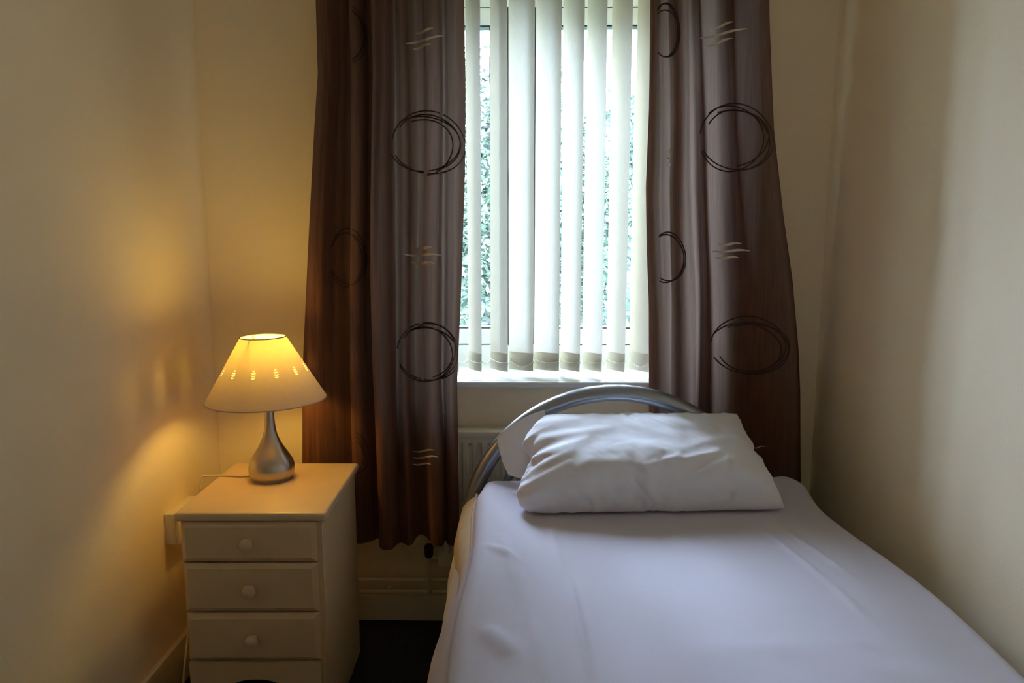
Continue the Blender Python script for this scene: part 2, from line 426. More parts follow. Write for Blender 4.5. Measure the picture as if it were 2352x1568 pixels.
# ------------------------------------------------------------------ curtains
def smooth_profile(ctrl, n):
    """ctrl rows: x0, x640, x1250, depth -> n+1 rows by Catmull-Rom"""
    A = np.array(ctrl, float)
    m = len(A)
    out = []
    for i in range(n + 1):
        f = i / n * (m - 1); k = min(int(f), m - 2); t = f - k
        p0, p1, p2, p3 = A[max(k - 1, 0)], A[k], A[k + 1], A[min(k + 2, m - 1)]
        out.append(.5 * ((2 * p1) + (p2 - p0) * t + (2 * p0 - 5 * p1 + 4 * p2 - p3) * t * t + (3 * p1 - p0 - 3 * p2 + p3) * t ** 3))
    return np.array(out)
def curtain(ctrl, sil_l, sil_r, hem, Yc, label, seed, deep=False):
    """ctrl: fold edges read at three heights; silhouettes as (y, x) lists; hem(x) lowest row"""
    n, m = 34 * 8, 96
    prof = smooth_profile(ctrl, n)
    yt = -255.0
    def P(i, y):
        x0, x1, x2, d = prof[i]
        x = np.interp(y, (0, 640, 1250), (x0, x1, x2))
        # shift so that the outline follows the silhouettes
        l0 = np.interp(y, (0, 640, 1250), prof[0][:3]); r0 = np.interp(y, (0, 640, 1250), prof[-1][:3])
        ls = np.interp(y, *sil_l); rs = np.interp(y, *sil_r)
        u = (x - l0) / (r0 - l0)
        uu = min(1, max(0, u))
        x += (ls - l0) * (1 - uu) ** 2 + (rs - r0) * uu ** 2
        amp = .75 + .35 * sm(0, 1200, y)
        wob = .004 * math.sin(i * .045 + y * .004 + seed) + .003 * math.sin(y * .011 + i * .09)
        d = d * 1.6 if d > 0 else d
        if deep and d > 0: d *= 1 + (lin(y, (0, 650, 900), (2.3, 2.0, 1.0)) - 1) * sm(.46, .34, uu)
        dd = d * amp + wob * (1 - .5 * sm(0, 300, y))
        xx = x + 2.2 * math.sin(y * .006 + i * .06 + seed)* sm(0, .1, uu) * sm(0, .1, 1 - uu)
        return at(xx, y, Yc - dd), xx, dd
    root = tag(empty('curtain', (0, 0, 0)), label, 'curtain', 'curtains at the window')
    vs, fs = [], []
    for j in range(m + 1):
        for i in range(n + 1):
            yh = hem(prof[i])
            y = yt + (yh - yt) * j / m
            vs.append(P(i, y)[0])
    for j in range(m):
        for i in range(n):
            b = j * (n + 1) + i
            fs.append((b, b + n + 1, b + n + 2, b + 1))
    mesh('cloth', vs, fs, CURT, root, True)
    # pleated heading tape along the top
    vs, fs = [], []
    for j in range(2):
        for i in range(n + 1):
            p = P(i, yt + j * 60)[0]; vs.append(p + Vector((0, -.0012, 0)))
    for i in range(n): fs.append((i, i + n + 1, i + n + 2, i + 1))
    mesh('heading_tape', vs, fs, CURT, root, True)
    def near(x, y):
        """front layer of the cloth met at pixel x on row y"""
        yk = round(y / 2) * 2
        if yk not in rows_cache:
            r_ = [P(i, yk) for i in range(n + 1)]
            rows_cache[yk] = (np.array([q[1] for q in r_]), np.array([q[2] for q in r_]))
        X, D = rows_cache[yk]
        a, b = X[:-1], X[1:]
        k = np.nonzero(((a - x) * (b - x) <= 0) & (np.abs(b - a) > 1e-6))[0]
        if len(k) == 0: return None
        t = (x - a[k]) / (b[k] - a[k])
        return float((D[k] + (D[k + 1] - D[k]) * t).max())
    rows_cache = {}
    def stroke(vs, fs, pts, w, taper=False, gap=.028):
        last = None
        N = len(pts)
        for k, (x, y) in enumerate(pts):
            d = near(x, y)
            if d is None:
                if gap < .03: last = None
                continue
            xa, ya = pts[max(k - 1, 0)]; xb, yb = pts[min(k + 1, N - 1)]
            tx, ty = xb - xa, yb - ya; L = math.hypot(tx, ty) or 1
            ww = w * (math.sin(math.pi * (k + .6) / (N + .2)) ** .6 if taper else 1) / 2
            nx_, ny_ = -ty / L * ww, tx / L * ww
            da, db = near(x + nx_, y + ny_), near(x - nx_, y - ny_)
            da = d if da is None or abs(da - d) > .02 else da
            db = d if db is None or abs(db - d) > .02 else db
            a, b = at(x + nx_, y + ny_, Yc - da - .0038), at(x - nx_, y - ny_, Yc - db - .0038)
            c = at(x, y, Yc - d - .0050)
            base = len(vs); vs += [a, c, b]
            if last is not None and abs(last[1] - d) < gap:
                o = last[0]
                fs += [(o, base, base + 1, o + 1), (o + 1, base + 1, base + 2, o + 2)]
            last = (base, d)
    return root, stroke
def ring(root, stroke, cx, cy_, rx, ry, seed, clip=None, turns=4, w=3.0):
    """loose scribbled ring of a few turns"""
    r = random.Random(seed); vs, fs = [], []
    for k in range(turns):
        ox, oy = r.uniform(-.16, .04) * rx * (k > 0), r.uniform(-.02, .14) * ry * (k > 0)
        ax, ay = rx * (1 - .20 * (k > 0) * r.random()), ry * (1 - .16 * (k > 0) * r.random())
        st = r.uniform(0, 6.28)
        pts = []
        for q in range(61):
            a = -2.9 + (.3 * k if k else -.2) + math.pi * 2 * q / 60 * (.92 if k == 0 else (.62, .80, .55)[(k - 1) % 3])
            wv = 1 + .02 * math.sin(3 * a + k)
            x, y = cx + ox + ax * wv * math.cos(a), cy_ + oy + ay * wv * math.sin(a) + .12 * ax * math.cos(a) * (.5 - .2 * k)
            if clip and not (clip[0] <= x <= clip[1]):
                if len(pts) > 1: stroke(vs, fs, pts, w)
                pts = []; continue
            pts.append((x, y))
        if len(pts) > 1: stroke(vs, fs, pts, w)
    if fs: tag(mesh('embroidered_ring', vs, fs, EMB_D, root, True), 'dark scribbled ring')
def dashes(root, stroke, lst, w=6.0):
    for (x0, y0, x1, y1) in lst:
        vs, fs = [], []
        pts = [(x0 + (x1 - x0) * k / 16, y0 + (y1 - y0) * k / 16 + 2.0 * math.sin(k / 16 * 6.28)) for k in range(17)]
        stroke(vs, fs, pts, w, True, .2)
        if fs: tag(mesh('embroidered_dash', vs, fs, EMB_L, root, True), 'pale gold dash')

lc = [  # x at rows 0, 640, 1250; depth towards the room
    (726, 706, 690, -.095), (732, 712, 699, .000), (748, 735, 724, .014), (765, 755, 750, .008), (785, 778, 778, -.006), (800, 796, 806, -.026), (812, 812, 822, -.034),
    (806, 806, 820, -.012), (804, 803, 817, .008), (812, 811, 824, .018), (826, 826, 840, .018), (838, 840, 856, .006), (850, 853, 874, -.018), (862, 866, 882, -.026),
    (853, 857, 873, -.004), (850, 854, 870, .030), (862, 868, 880, .046), (884, 888, 900, .038), (898, 903, 916, .008), (907, 912, 925, .002), (918, 924, 938, .022), (930, 936, 948, .020), (940, 946, 958, -.012),
    (954, 960, 968, -.026), (966, 970, 980, -.008), (974, 980, 990, .022), (990, 996, 1004, .030), (1004, 1010, 1016, .022), (1014, 1021, 1024, -.010), (1026, 1032, 1031, .010), (1042, 1048, 1044, .018), (1054, 1058, 1050, .006), (1066, 1064, 1056, -.024)]
rc = [
    (1506, 1500, 1506, -.024), (1500, 1493, 1500, -.006), (1504, 1499, 1504, .016), (1514, 1510, 1516, .022), (1528, 1528, 1532, .014), (1538, 1542, 1545, -.022), (1546, 1552, 1556, -.016), (1558, 1566, 1568, .010), (1570, 1580, 1584, .022),
    (1580, 1591, 1594, .020), (1584, 1596, 1597, -.002), (1586, 1598, 1600, -.024), (1594, 1606, 1606, -.028), (1604, 1618, 1622, -.012), (1614, 1634, 1642, .008), (1626, 1648, 1664, .002), (1642, 1666, 1690, -.026), (1662, 1692, 1716, -.020),
    (1686, 1726, 1750, .006), (1712, 1760, 1780, .012), (1738, 1790, 1808, .010), (1757, 1810, 1828, -.010), (1767, 1820, 1840, -.105)]
def hem_l(p):
    return 1244 + (p[3] - .005) * 430 + 4 * math.sin(p[2] * .05)
def hem_r(p):
    return 1246 + p[3] * 300
L_root, L_st = curtain(lc, ((-255, 0, 170, 290, 560, 850, 1060, 1250), (722, 725, 730, 722, 708, 695, 694, 692)),
                       ((-255, 0, 200, 400, 650, 880, 1000, 1190, 1260), (1062, 1066, 1070, 1068, 1060, 1050, 1052, 1055, 1055)), hem_l, 2.135,
                       'brown linen curtain left of the blind, behind the bedside lamp', .3, True)
R_root, R_st = curtain(rc, ((-255, 0, 250, 430, 560, 700, 890, 1250), (1502, 1500, 1497, 1490, 1492, 1497, 1497, 1500)),
                       ((-255, 0, 60, 300, 500, 640, 800, 900, 1085, 1250), (1765, 1767, 1768, 1778, 1800, 1820, 1834, 1838, 1839, 1840)), hem_r, 2.135,
                       'brown linen curtain right of the blind, hanging behind the pillow', 1.7)
dashes(L_root, L_st, [(955, 77, 995, 65), (932, 100, 1021, 82), (948, 113, 990, 101)])
dashes(L_root, L_st, [(953, 571, 995, 569), (928, 584, 1015, 586), (944, 602, 998, 605)])
dashes(L_root, L_st, [(950, 1036, 998, 1034), (948, 1050, 1006, 1049), (948, 1065, 990, 1066)], 4.5)
ring(L_root, L_st, 985, 328, 84, 72, 11)
ring(L_root, L_st, 984, 808, 72, 66, 12)
ring(L_root, L_st, 800, 80, 42, 66, 13, (806, 850), 3)
ring(L_root, L_st, 800, 590, 42, 64, 14, (760, 850), 3)
ring(L_root, L_st, 806, 1040, 40, 50, 15, (818, 860), 3)
dashes(R_root, R_st, [(1636, 66, 1685, 50), (1606, 88, 1716, 66), (1624, 106, 1682, 88)])
dashes(R_root, R_st, [(1650, 561, 1704, 560), (1636, 576, 1722, 576), (1642, 591, 1698, 592)])
dashes(R_root, R_st, [(1728, 1027, 1758, 1026)], 3)
ring(R_root, R_st, 1692, 315, 84, 76, 21)
ring(R_root, R_st, 1722, 794, 90, 66, 22)
ring(R_root, R_st, 1535, 590, 40, 56, 23, (1512, 1580), 3)
ring(R_root, R_st, 1530, 70, 32, 62, 24, (1510, 1572), 3)
for (x, y) in ((1537, 346), (1537, 361), (1537, 378)):  # pale discs painted in for dots of light coming through the cloth
    c = at(x, y, 2.104)
    lathe('light_dot', [(0, -.0016), (.0036, -.0014), (.0048, 0), (.0048, .003)], LIGHT_DOT, R_root, 12, c, 'y')
pole = tag(empty('curtain_pole', (0, 0, 0)), 'curtain pole above the window carrying both brown curtains', 'pole')
zt = at(900, -255, 2.135).z
tube('pole', [(-.85, 2.135, zt + .02), (.88, 2.135, zt + .02)], .012, HANDLE, pole, 16)
for x in (-.80, .80):
    bm = bmesh.new(); add_box(bm, x - .008, x + .008, 2.135, YB, zt + .012, zt + .028, bev=.002)
    from_bm('bracket', bm, HANDLE, pole, True, 40)
for x in (-.85, .88):
    lathe('finial', [(0, -.022), (.014, -.016), (.02, 0), (.014, .016), (0, .022)], HANDLE, pole, 20, (x, 2.135, zt + .02), 'x')

# ------------------------------------------------------------------ radiator and pipes
rad = tag(empty('radiator', (0, 0, 0)), 'cream panel radiator under the window sill, behind the bed', 'radiator')
RX0, RX1, RZ0, RZ1, RY0, RY1 = -.262, .70, .222, .655, 2.195, 2.25
vs, fs = [], []
xs = []
x = RX0 + .018; nf = 0
prof = [(RX0, 0)]
while x < RX1 - .03:
    prof += [(x, 0), (x + .004, -.007), (x + .017, -.007), (x + .021, 0)]
    x += .0295
prof.append((RX1, 0))
rows = [(RZ0, 0), (RZ0 + .035, 0), (RZ0 + .047, 1), (RZ1 - .047, 1), (RZ1 - .035, 0), (RZ1 - .012, 0)]
for (z, k) in rows:
    for (px_, d) in prof: vs.append((px_, RY0 - d * -1 * 0 + (d + .007) * (0 if k == 0 else 1) * 1 - .0 + (0 if k else 0), z))
w = len(prof)
for j in range(len(rows) - 1):
    for i in range(w - 1):
        b = j * w + i
        fs.append((b, b + 1, b + w + 1, b + w))
o = mesh('fluted_panel', vs, fs, RAD, rad)
bm = bmesh.new(); add_box(bm, RX0, RX1, RY0 + .009, RY1, RZ0, RZ1 - .012, bev=.003)
from_bm('panel_back', bm, RAD, rad, True, 40)
bm = bmesh.new(); add_box(bm, RX0 - .003, RX1 + .003, RY0 - .004, RY1 + .004, RZ1 - .020, RZ1, bev=.003)
from_bm('top_cover', bm, RAD, rad, True, 40)
for xx in (RX0, RX1):
    bm = bmesh.new(); add_box(bm, xx - .003, xx + .003, RY0 - .002, RY1 + .003, RZ0 + .03, RZ1 - .018, bev=.001, seg=1)
    from_bm('side_panel', bm, RAD, rad, True, 40)
for xx in (-.1, .5):
    bm = bmesh.new(); add_box(bm, xx - .02, xx + .02, RY1, YB, RZ0 + .1, RZ1 - .05)
    from_bm('wall_bracket', bm, RAD, rad)
pv = at(985, 1268, 2.222)
lathe('valve_cap', [(.0, -.022), (.010, -.022), (.014, -.017), (.0145, .012), (.011, .02), (0, .02)], BLACKP, rad, 20, (pv.x, 2.222, pv.z + .006))
tube('valve_body', [(pv.x, 2.222, pv.z - .016), (RX0 + .002, 2.222, pv.z - .016)], .008, PIPE, rad, 12)
zu, zl = at(900, 1332, 2.245).z, at(900, 1358, 2.245).z
pu = tag(empty('heating_pipe', (0, 0, 0)), 'upper of two painted heating pipes running along the back baseboard', 'pipe', 'heating pipes on the back wall')
tube('pipe_run', [(XL + .002, 2.247, zu), (.60, 2.247, zu)], .0072, PIPE, pu, 12)
tube('riser', [(.60, 2.247, zu - .001), (.60, 2.236, zu + .02), (.60, 2.222, RZ0 - .01)], .0065, PIPE, pu, 12)
pl_ = tag(empty('heating_pipe', (0, 0, 0)), 'lower heating pipe along the back baseboard, with a riser to the radiator valve', 'pipe', 'heating pipes on the back wall')
tube('pipe_run', [(XL + .002, 2.247, zl), (.66, 2.247, zl)], .0072, PIPE, pl_, 12)
tube('riser', [(pv.x, 2.222, pv.z - .014), (pv.x, 2.222, zl + .02), (pv.x, 2.228, zl + .006), (pv.x, 2.245, zl)], .0062, PIPE, pl_, 12)
for q in (pu, pl_):
    zz = zu if q is pu else zl
    for xx in (-.43, .1):
        bm = bmesh.new(); add_box(bm, xx - .006, xx + .006, 2.252, YB - .016, zz - .009, zz + .009, bev=.002)
        from_bm('pipe_clip', bm, PIPE, q, True, 40)

# ------------------------------------------------------------------ wall socket
so = tag(empty('wall_socket', (XL, 1.97, .46)), 'cream double wall socket on the left wall beside the bedside cabinet', 'socket')
bm = bmesh.new(); add_box(bm, 0, .030, -.073, .073, -.043, .043, bev=.003); from_bm('back_box', bm, SOCK, so, True, 40)
bm = bmesh.new(); add_box(bm, .0302, .038, -.0735, .0735, -.0435, .0435, bev=.003); fp = from_bm('faceplate', bm, SOCK, so, True, 40)
for yy in (-.036, .036):
    bm = bmesh.new()
    for (dy, dz, a, b) in ((0, .012, .002, .004), (-.011, -.010, .0035, .002), (.011, -.010, .0035, .002)):
        add_box(bm, .0378, .0386, yy + dy - a, yy + dy + a, dz - b - .004, dz + b - .004)
    from_bm('pin_hole', bm, DARKH, fp)
    bm = bmesh.new(); add_box(bm, .038, .0405, yy * .35 - .005, yy * .35 + .005, .015, .031, bev=.001, seg=1); from_bm('rocker_switch', bm, SOCK, fp)

# ------------------------------------------------------------------ bedside cabinet
NX, NY, NW, ND, NH, NR = -.656, 1.884, .364, .398, .59, math.radians(1.0)
ns = tag(empty('bedside_cabinet', (NX, NY, 0), NR), 'cream painted three-drawer bedside cabinet in the left corner', 'cabinet')
hw, hd = NW / 2, ND / 2
bw = hw - .012; by0 = -hd + .014; by1 = hd - .004
bm = bmesh.new()
pts = []
add_box(bm, -hw, hw, -hd, hd, NH - .021, NH, bev=.008, seg=4)
from_bm('top', bm, STAND, ns, True, 35)
for s in (-1, 1):
    x0, x1 = (-bw, -bw + .016) if s < 0 else (bw - .016, bw)
    bm = bmesh.new(); add_box(bm, x0, x1, by0 + .002, by1, 0, NH - .0212, bev=.0015, seg=1)
    from_bm('side_panel', bm, STAND, ns, True, 40)
bm = bmesh.new(); add_box(bm, -bw + .016, bw - .016, by1 - .006, by1, .02, NH - .0212); from_bm('back_panel', bm, STAND, ns)
bm = bmesh.new()
for zz in (.205, .333, .462): add_box(bm, -bw + .016, bw - .016, by0 + .022, by1 - .006, zz - .006, zz + .006)
from_bm('drawer_rail', bm, STAND, ns)
def drawer_front(z0, z1):
    """board with a chamfered border round a flat field"""
    x0, x1, yf, yb, c = -bw + .001, bw - .0135, by0 - .013, by0 + .003, .012
    vs = [(x0, yb, z0), (x1, yb, z0), (x1, yb, z1), (x0, yb, z1),
          (x0, yf + .008, z0), (x1, yf + .008, z0), (x1, yf + .008, z1), (x0, yf + .008, z1),
          (x0 + c, yf, z0 + c), (x1 - c, yf, z0 + c), (x1 - c, yf, z1 - c), (x0 + c, yf, z1 - c)]
    fs = [(3, 2, 1, 0), (0, 1, 5, 4), (1, 2, 6, 5), (2, 3, 7, 6), (3, 0, 4, 7), (4, 5, 9, 8), (5, 6, 10, 9), (6, 7, 11, 10), (7, 4, 8, 11), (8, 9, 10, 11)]
    return vs, fs, yf
for (z0, z1) in ((.4655, .5665), (.3365, .461), (.2085, .332)):
    vs, fs, yf = drawer_front(z0, z1)
    d = mesh('drawer', vs, fs, STAND, ns)
    bm = bmesh.new(); add_box(bm, -bw + .02, bw - .02, by0 + .0032, by1 - .02, z0 + .012, z1 - .02); 
    from_bm('drawer_box', bm, STAND, d)
    kp = [(.0075, .002), (.0065, -.006), (.008, -.010), (.0140, -.014), (.0165, -.019), (.0155, -.024), (.011, -.0275), (0, -.029)]
    lathe('knob', kp, KNOB, d, 28, (-.004, yf, (z0 + z1) / 2 + .002), 'y')
# plinth board with an arched cut-out
x0, x1, yf, yb = -bw + .001, bw - .0135, by0 - .010, by0 + .004
top, bot = [], []
N = 40
for k in range(N + 1):
    x = x0 + (x1 - x0) * k / N
    u = (x - (x0 + x1) / 2) / ((x1 - x0) / 2)
    zb = 0.0 if abs(u) > .80 else .158 * math.sqrt(max(0, 1 - (abs(u) / .80) ** 2.4))
    top.append((x, .2035)); bot.append((x, zb))
vs, fs = [], []
for Yq in (yf, yb):
    for (x, z) in top: vs.append((x, Yq, z))
    for (x, z) in bot: vs.append((x, Yq, z))
M1 = N + 1
for k in range(N):
    fs.append((k, M1 + k, M1 + k + 1, k + 1)); o2 = 2 * M1
    fs.append((o2 + k, o2 + k + 1, o2 + M1 + k + 1, o2 + M1 + k))
    fs.append((k, k + 1, o2 + k + 1, o2 + k)); fs.append((M1 + k, o2 + M1 + k, o2 + M1 + k + 1, M1 + k + 1))
fs.append((0, o2, o2 + M1, M1)); fs.append((N, M1 + N, o2 + M1 + N, o2 + N))
mesh('arched_plinth', vs, fs, STAND, ns)

# ------------------------------------------------------------------ table lamp
LX, LY, LZ = -.684, 1.945, NH
lamp = tag(empty('table_lamp', (LX, LY, LZ)), 'lit table lamp with teardrop nickel base and cone shade on the cabinet', 'lamp')
bp_ = [(0, 0.0015), (.049, .0015), (.053, .004), (.0585, .014), (.0605, .027), (.0600, .037), (.0565, .050), (.0500, .063), (.0405, .078), (.031, .094), (.0235, .110), (.0182, .126), (.0150, .143), (.0132, .162), (.0122, .183), (.0116, .205), (.0112, .222), (0, .222)]
prof = catmull([(r, z, 0) for r, z in bp_], 4)
lathe('base', [(max(p.x, 0), p.y) for p in prof], NICKEL, lamp, 64)
lathe('felt_pad', [(0, 0), (.0485, 0), (.0485, .0014), (0, .0014)], BLACKP, lamp, 40)
lathe('bulb_holder', [(0, .222), (.0165, .222), (.0165, .262), (.014, .266), (0, .266)], SOCK, lamp, 28)
SR0, SR1, SZ0, SZ1 = .1565, .0585, .222, .391
BZ = .326
tilt = Matrix.Translation((-.006, 0, .30)) @ Matrix.Rotation(math.radians(-.6), 4, 'Y') @ Matrix.Translation((0, 0, -.30))
# shade wall, finely divided so the crescent slits are really cut out
NA = 1440
zrows = [0, .06] + [.2, .38] + [.41 + .21 * k / 84 for k in range(85)] + [.75, .9, 1.0]
vs, fs = [], []
for t in zrows:
    for k in range(NA):
        a = 2 * math.pi * k / NA
        r = SR0 + (SR1 - SR0) * t
        vs.append(tilt @ Vector((r * math.cos(a), r * math.sin(a), SZ0 + (SZ1 - SZ0) * t)))
holes = []
ngroups = 12
for g in range(ngroups):
    a = -math.pi / 2 + math.radians(4.0) + 2 * math.pi * g / ngroups
    for q in range(4):
        holes.append((a, .462 + .034 * q, (.0055, .0065, .0058, .0030)[q]))
def is_hole(a, t, r):
    for (ha, ht, hw_) in holes:
        da = (a - ha + math.pi) % (2 * math.pi) - math.pi
        s = da * r
        if abs(s) < hw_:
            c = ht - .012 * (1 - (s / hw_) ** 2)            # sagging crescent
            if abs(t - c) < .0105 * math.sqrt(max(0, 1 - (s / hw_) ** 2)): return True
    return False
hole_az = set()
for (ha, _, _) in holes:
    k0 = int(round(ha / (2 * math.pi) * NA))
    for dk in range(-18, 19): hole_az.add((k0 + dk) % NA)
for j in range(len(zrows) - 1):
    tm = (zrows[j] + zrows[j + 1]) / 2; rm = SR0 + (SR1 - SR0) * tm
    band = .41 < tm < .62
    for k in range(NA):
        if band and k in hole_az and is_hole(2 * math.pi * (k + .5) / NA, tm, rm): continue
        fs.append((j * NA + k, j * NA + (k + 1) % NA, (j + 1) * NA + (k + 1) % NA, (j + 1) * NA + k))
tag(mesh('shade', vs, fs, SHADE, lamp, True), 'cream cone shade pierced with small slits')
for (rr, zz, nm) in ((SR0, SZ0, 'lower_rim'), (SR1, SZ1, 'upper_rim')):
    pts = [tilt @ Vector((rr * math.cos(2 * math.pi * k / 72), rr * math.sin(2 * math.pi * k / 72), zz)) for k in range(72)]
    v_, f_ = tube_mesh(pts, .0016, 8, True)
    mesh(nm, v_, f_, BRASS if nm == 'upper_rim' else SHADE, lamp, True)
for k in range(3):
    a = -math.pi / 2 - .25 + 2 * math.pi * k / 3
    p0 = tilt @ Vector((SR1 * math.cos(a), SR1 * math.sin(a), SZ1 - .002)); p1 = Vector((.026 * math.cos(a), .026 * math.sin(a), .262)); 
    tube('shade_carrier', [p0, p0.lerp(p1, .25), p1, (.015 * math.cos(a), .015 * math.sin(a), .254)], .0016, BRASS, lamp, 8)
BULB = emit('lamp_bulb_light', LAMP_COLOR, LAMP_POWER)
tag(lathe('bulb', [(0, .296), (.0125, .296), (.0165, .306), (.0195, .322), (.0200, .340), (.0180, .360), (.0130, .376), (.007, .384), (0, .386)], BULB, lamp, 28), 'glowing bulb')
lathe('bulb_cap', [(0, .262), (.0135, .262), (.0135, .295), (0, .295)], SOCK, lamp, 24)
pc = atz(480, 1096, NH)
e = Vector((LX, LY, LZ))
cord = [(-.055, .012, .004), (-.09, .006, .0035), (-.13, .012, .0035), (-.165, .010, .0035), (-.182, .004, .0045), (-.1935, -.002, .002), (-.1950, -.01, -.03), (-.195, -.06, -.20), (-.190, -.14, -.36), (-.178, -.205, -.44), (-.176, -.222, -.50), (-.182, -.22, -.58)]
tag(tube('power_cord', catmull(cord, 6), .0028, CORD, lamp, 8), 'cream power cord')

# ------------------------------------------------------------------ bed: divan, mattress, headboard
bed = tag(empty('bed', (.31, 1.05, 0)), 'single bed with curved silver tube headboard under the window', 'bed')
def bpart(o): o.parent = bed; o.matrix_parent_inverse = Matrix.Translation((-.31, -1.05, 0)); return o
bm = bmesh.new(); add_box(bm, -.165, .770, .08, 2.015, .10, .318, bev=.015, seg=3); bpart(from_bm('divan_base', bm, DIVAN, None, True, 40))
vs, fs = [], []
mrows = []
for k in range(41):
    y = .08 + 1.94 * k / 40
    head = sm(1.55, 1.9, y)
    ring_ = []
    for q in range(49):
        a = 2 * math.pi * q / 48
        ca, sa = math.cos(a), math.sin(a)
        ex = math.copysign(abs(ca) ** .34, ca); ez = math.copysign(abs(sa) ** .42, sa)
        bul = (.028 + .034 * head) * (1 - ez * ez) if ca < 0 else .012 * (1 - ez * ez)
        endf = 1 - .0 * k
        zc = .434 + .111 * ez
        ring_.append((.318 + .437 * ex + (-bul if ca < 0 else bul), y, zc - .012 * head * (ez < 0)))
    mrows.append(ring_[:-1])
n = 48
for r_ in mrows: vs += r_
for k in range(40):
    for q in range(n):
        fs.append((k * n + q, (k + 1) * n + q, (k + 1) * n + (q + 1) % n, k * n + (q + 1) % n))
fs.append(tuple(range(n))); fs.append(tuple(40 * n + q for q in range(n))[::-1])
mo = bpart(mesh('mattress', vs, fs, MATT, None, True, 50))
for zi in (4, 44, 20, 28):
    if zi in (4, 44): continue
    pts = [Vector(mrows[k][zi]) + Vector((-.003, 0, 0)) for k in range(41)]
    tube('piping', pts, .005, MATT, mo, 8)
for (x, y) in ((-.11, .16), (.71, .16), (-.11, 1.93), (.71, 1.93)):
    bpart(lathe('foot', [(0, 0), (.022, 0), (.026, .02), (.026, .1), (0, .1)], BLACKP, None, 20, (x, y, 0)))
YH = 2.065
HR = .422
hcx, hcz = .266, .388
pts = []
for k in range(49):
    a = math.pi * k / 48
    pts.append((hcx + HR * math.cos(a), YH, hcz + (HR - .004) * math.sin(a)))
pts = [(hcx + HR, YH, .0), (hcx + HR, YH, .2)] + pts + [(hcx - HR, YH, .2), (hcx - HR, YH, .0)]
hb = bpart(tube('headboard', pts, .0235, SILVER, None, 24)); hb['label'] = 'arched silver tube headboard'
pts = []
for k in range(41):
    a = math.pi * k / 40
    pts.append((hcx + (HR - .062) * math.cos(a), YH + .004, hcz - .03 + (HR - .058) * math.sin(a)))
o = tube('inner_arch', pts, .011, SILVER, hb, 16)
for xx in (-.24, -.12, 0, .12, .24):
    zt_ = hcz - .03 + math.sqrt((HR - .062) ** 2 - xx * xx)
    tube('headboard_bar', [(hcx + xx, YH + .004, .36), (hcx + xx, YH + .004, zt_)], .008, SILVER, hb, 12)
tube('lower_bar', [(hcx - HR, YH + .004, .36), (hcx + HR, YH + .004, .36)], .011, SILVER, hb, 12)

# ------------------------------------------------------------------ sheet over the mattress
SXL, SXR, SZ = -.118, .787, .566
creases = []   # (x0,y0,x1,y1,width,height) in metres on the top
def crease(px0, py0, px1, py1, w, h):
    a, b = atz(px0, py0, SZ), atz(px1, py1, SZ); creases.append((a.x, a.y, b.x, b.y, w * .75, h))
crease(1308, 1330, 1362, 1568, .010, .0035)
crease(1150, 1230, 1215, 1400, .022, .0035)
crease(1215, 1400, 1260, 1568, .020, .003)
crease(1745, 1215, 1900, 1340, .012, .003)
crease(1770, 1200, 1960, 1330, .012, .0025)
crease(1900, 1340, 1990, 1420, .014, .002)
crease(1110, 1440, 1180, 1510, .03, .006)
crease(1120, 1250, 1190, 1290, .016, .003)
crease(1540, 1500, 2050, 1480, .040, .0009)
crease(1900, 1520, 2220, 1560, .040, .001)
crease(1262, 1200, 1300, 1330, .014, .002)
def top_z(x, y):
    z = SZ
    z += .006 * noise.noise(Vector((x * 2.2, y * 2.0, 3.1))) + .0022 * noise.noise(Vector((x * 7, y * 4.5, 8.2)))
    z += .020 * sm(.60, .75, x) * sm(1.85, 2.0, y)
    z += -.010 * sm(.62, .787, x) * (1 - sm(1.8, 2.0, y))
    for (x0, y0, x1, y1, w, h) in creases:
        dx, dy = x1 - x0, y1 - y0; L2 = dx * dx + dy * dy
        t = max(-.2, min(1.2, ((x - x0) * dx + (y - y0) * dy) / L2)); tt = max(0, min(1, t))
        d2 = (x - x0 - dx * tt) ** 2 + (y - y0 - dy * tt) ** 2
        d = ((x - x0) * dy - (y - y0) * dx) / math.sqrt(L2)
        if d2 < (w * 4) ** 2:
            fade = math.sin(math.pi * max(.02, min(.98, tt))) ** .5
            z += 2.0 * h * fade * math.exp(-d2 / (w * w)) * (1 if d > 0 else 1)
    return z
def left_drop(y):
    return lin(y, (0, 1.2, 1.55, 1.72, 1.80, 1.84, 1.88, 1.95, 2.02), (.50, .49, .46, .43, .36, .22, .12, .075, .05))
def left_out(y, dz):
    return (lin(dz, (0, .04, .10, .19, .28, .40, .50), (0, .022, .050, .076, .088, .092, .094)) * lin(y, (0, 1.0, 1.4, 1.8, 2.02), (1.05, 1.02, .96, .98, 1.0))
            + (.007 * math.sin(y * 13 + .8) + .005 * math.sin(y * 29 + 2 + dz * 4)) * sm(.06, .3, dz))
nL, nC, nT, nR = 26, 7, 210, 10
Ys = [2.026 - .0 * k for k in range(1)]
vs, fs = [], []
rowsY = []
for k in range(5): rowsY.append((2.028, .10 * (1 - k / 5), True))      # head-end turn-down
for k in range(5): 
    a = math.pi / 2 * k / 5
    rowsY.append((2.028 - .03 * (1 - math.cos(a)), .03 * (1 - math.sin(a)), False))
NYR = 250
for k in range(NYR + 1): rowsY.append((1.998 - (1.998 - .06) * (k / NYR), 0.0, False))
CR = .032
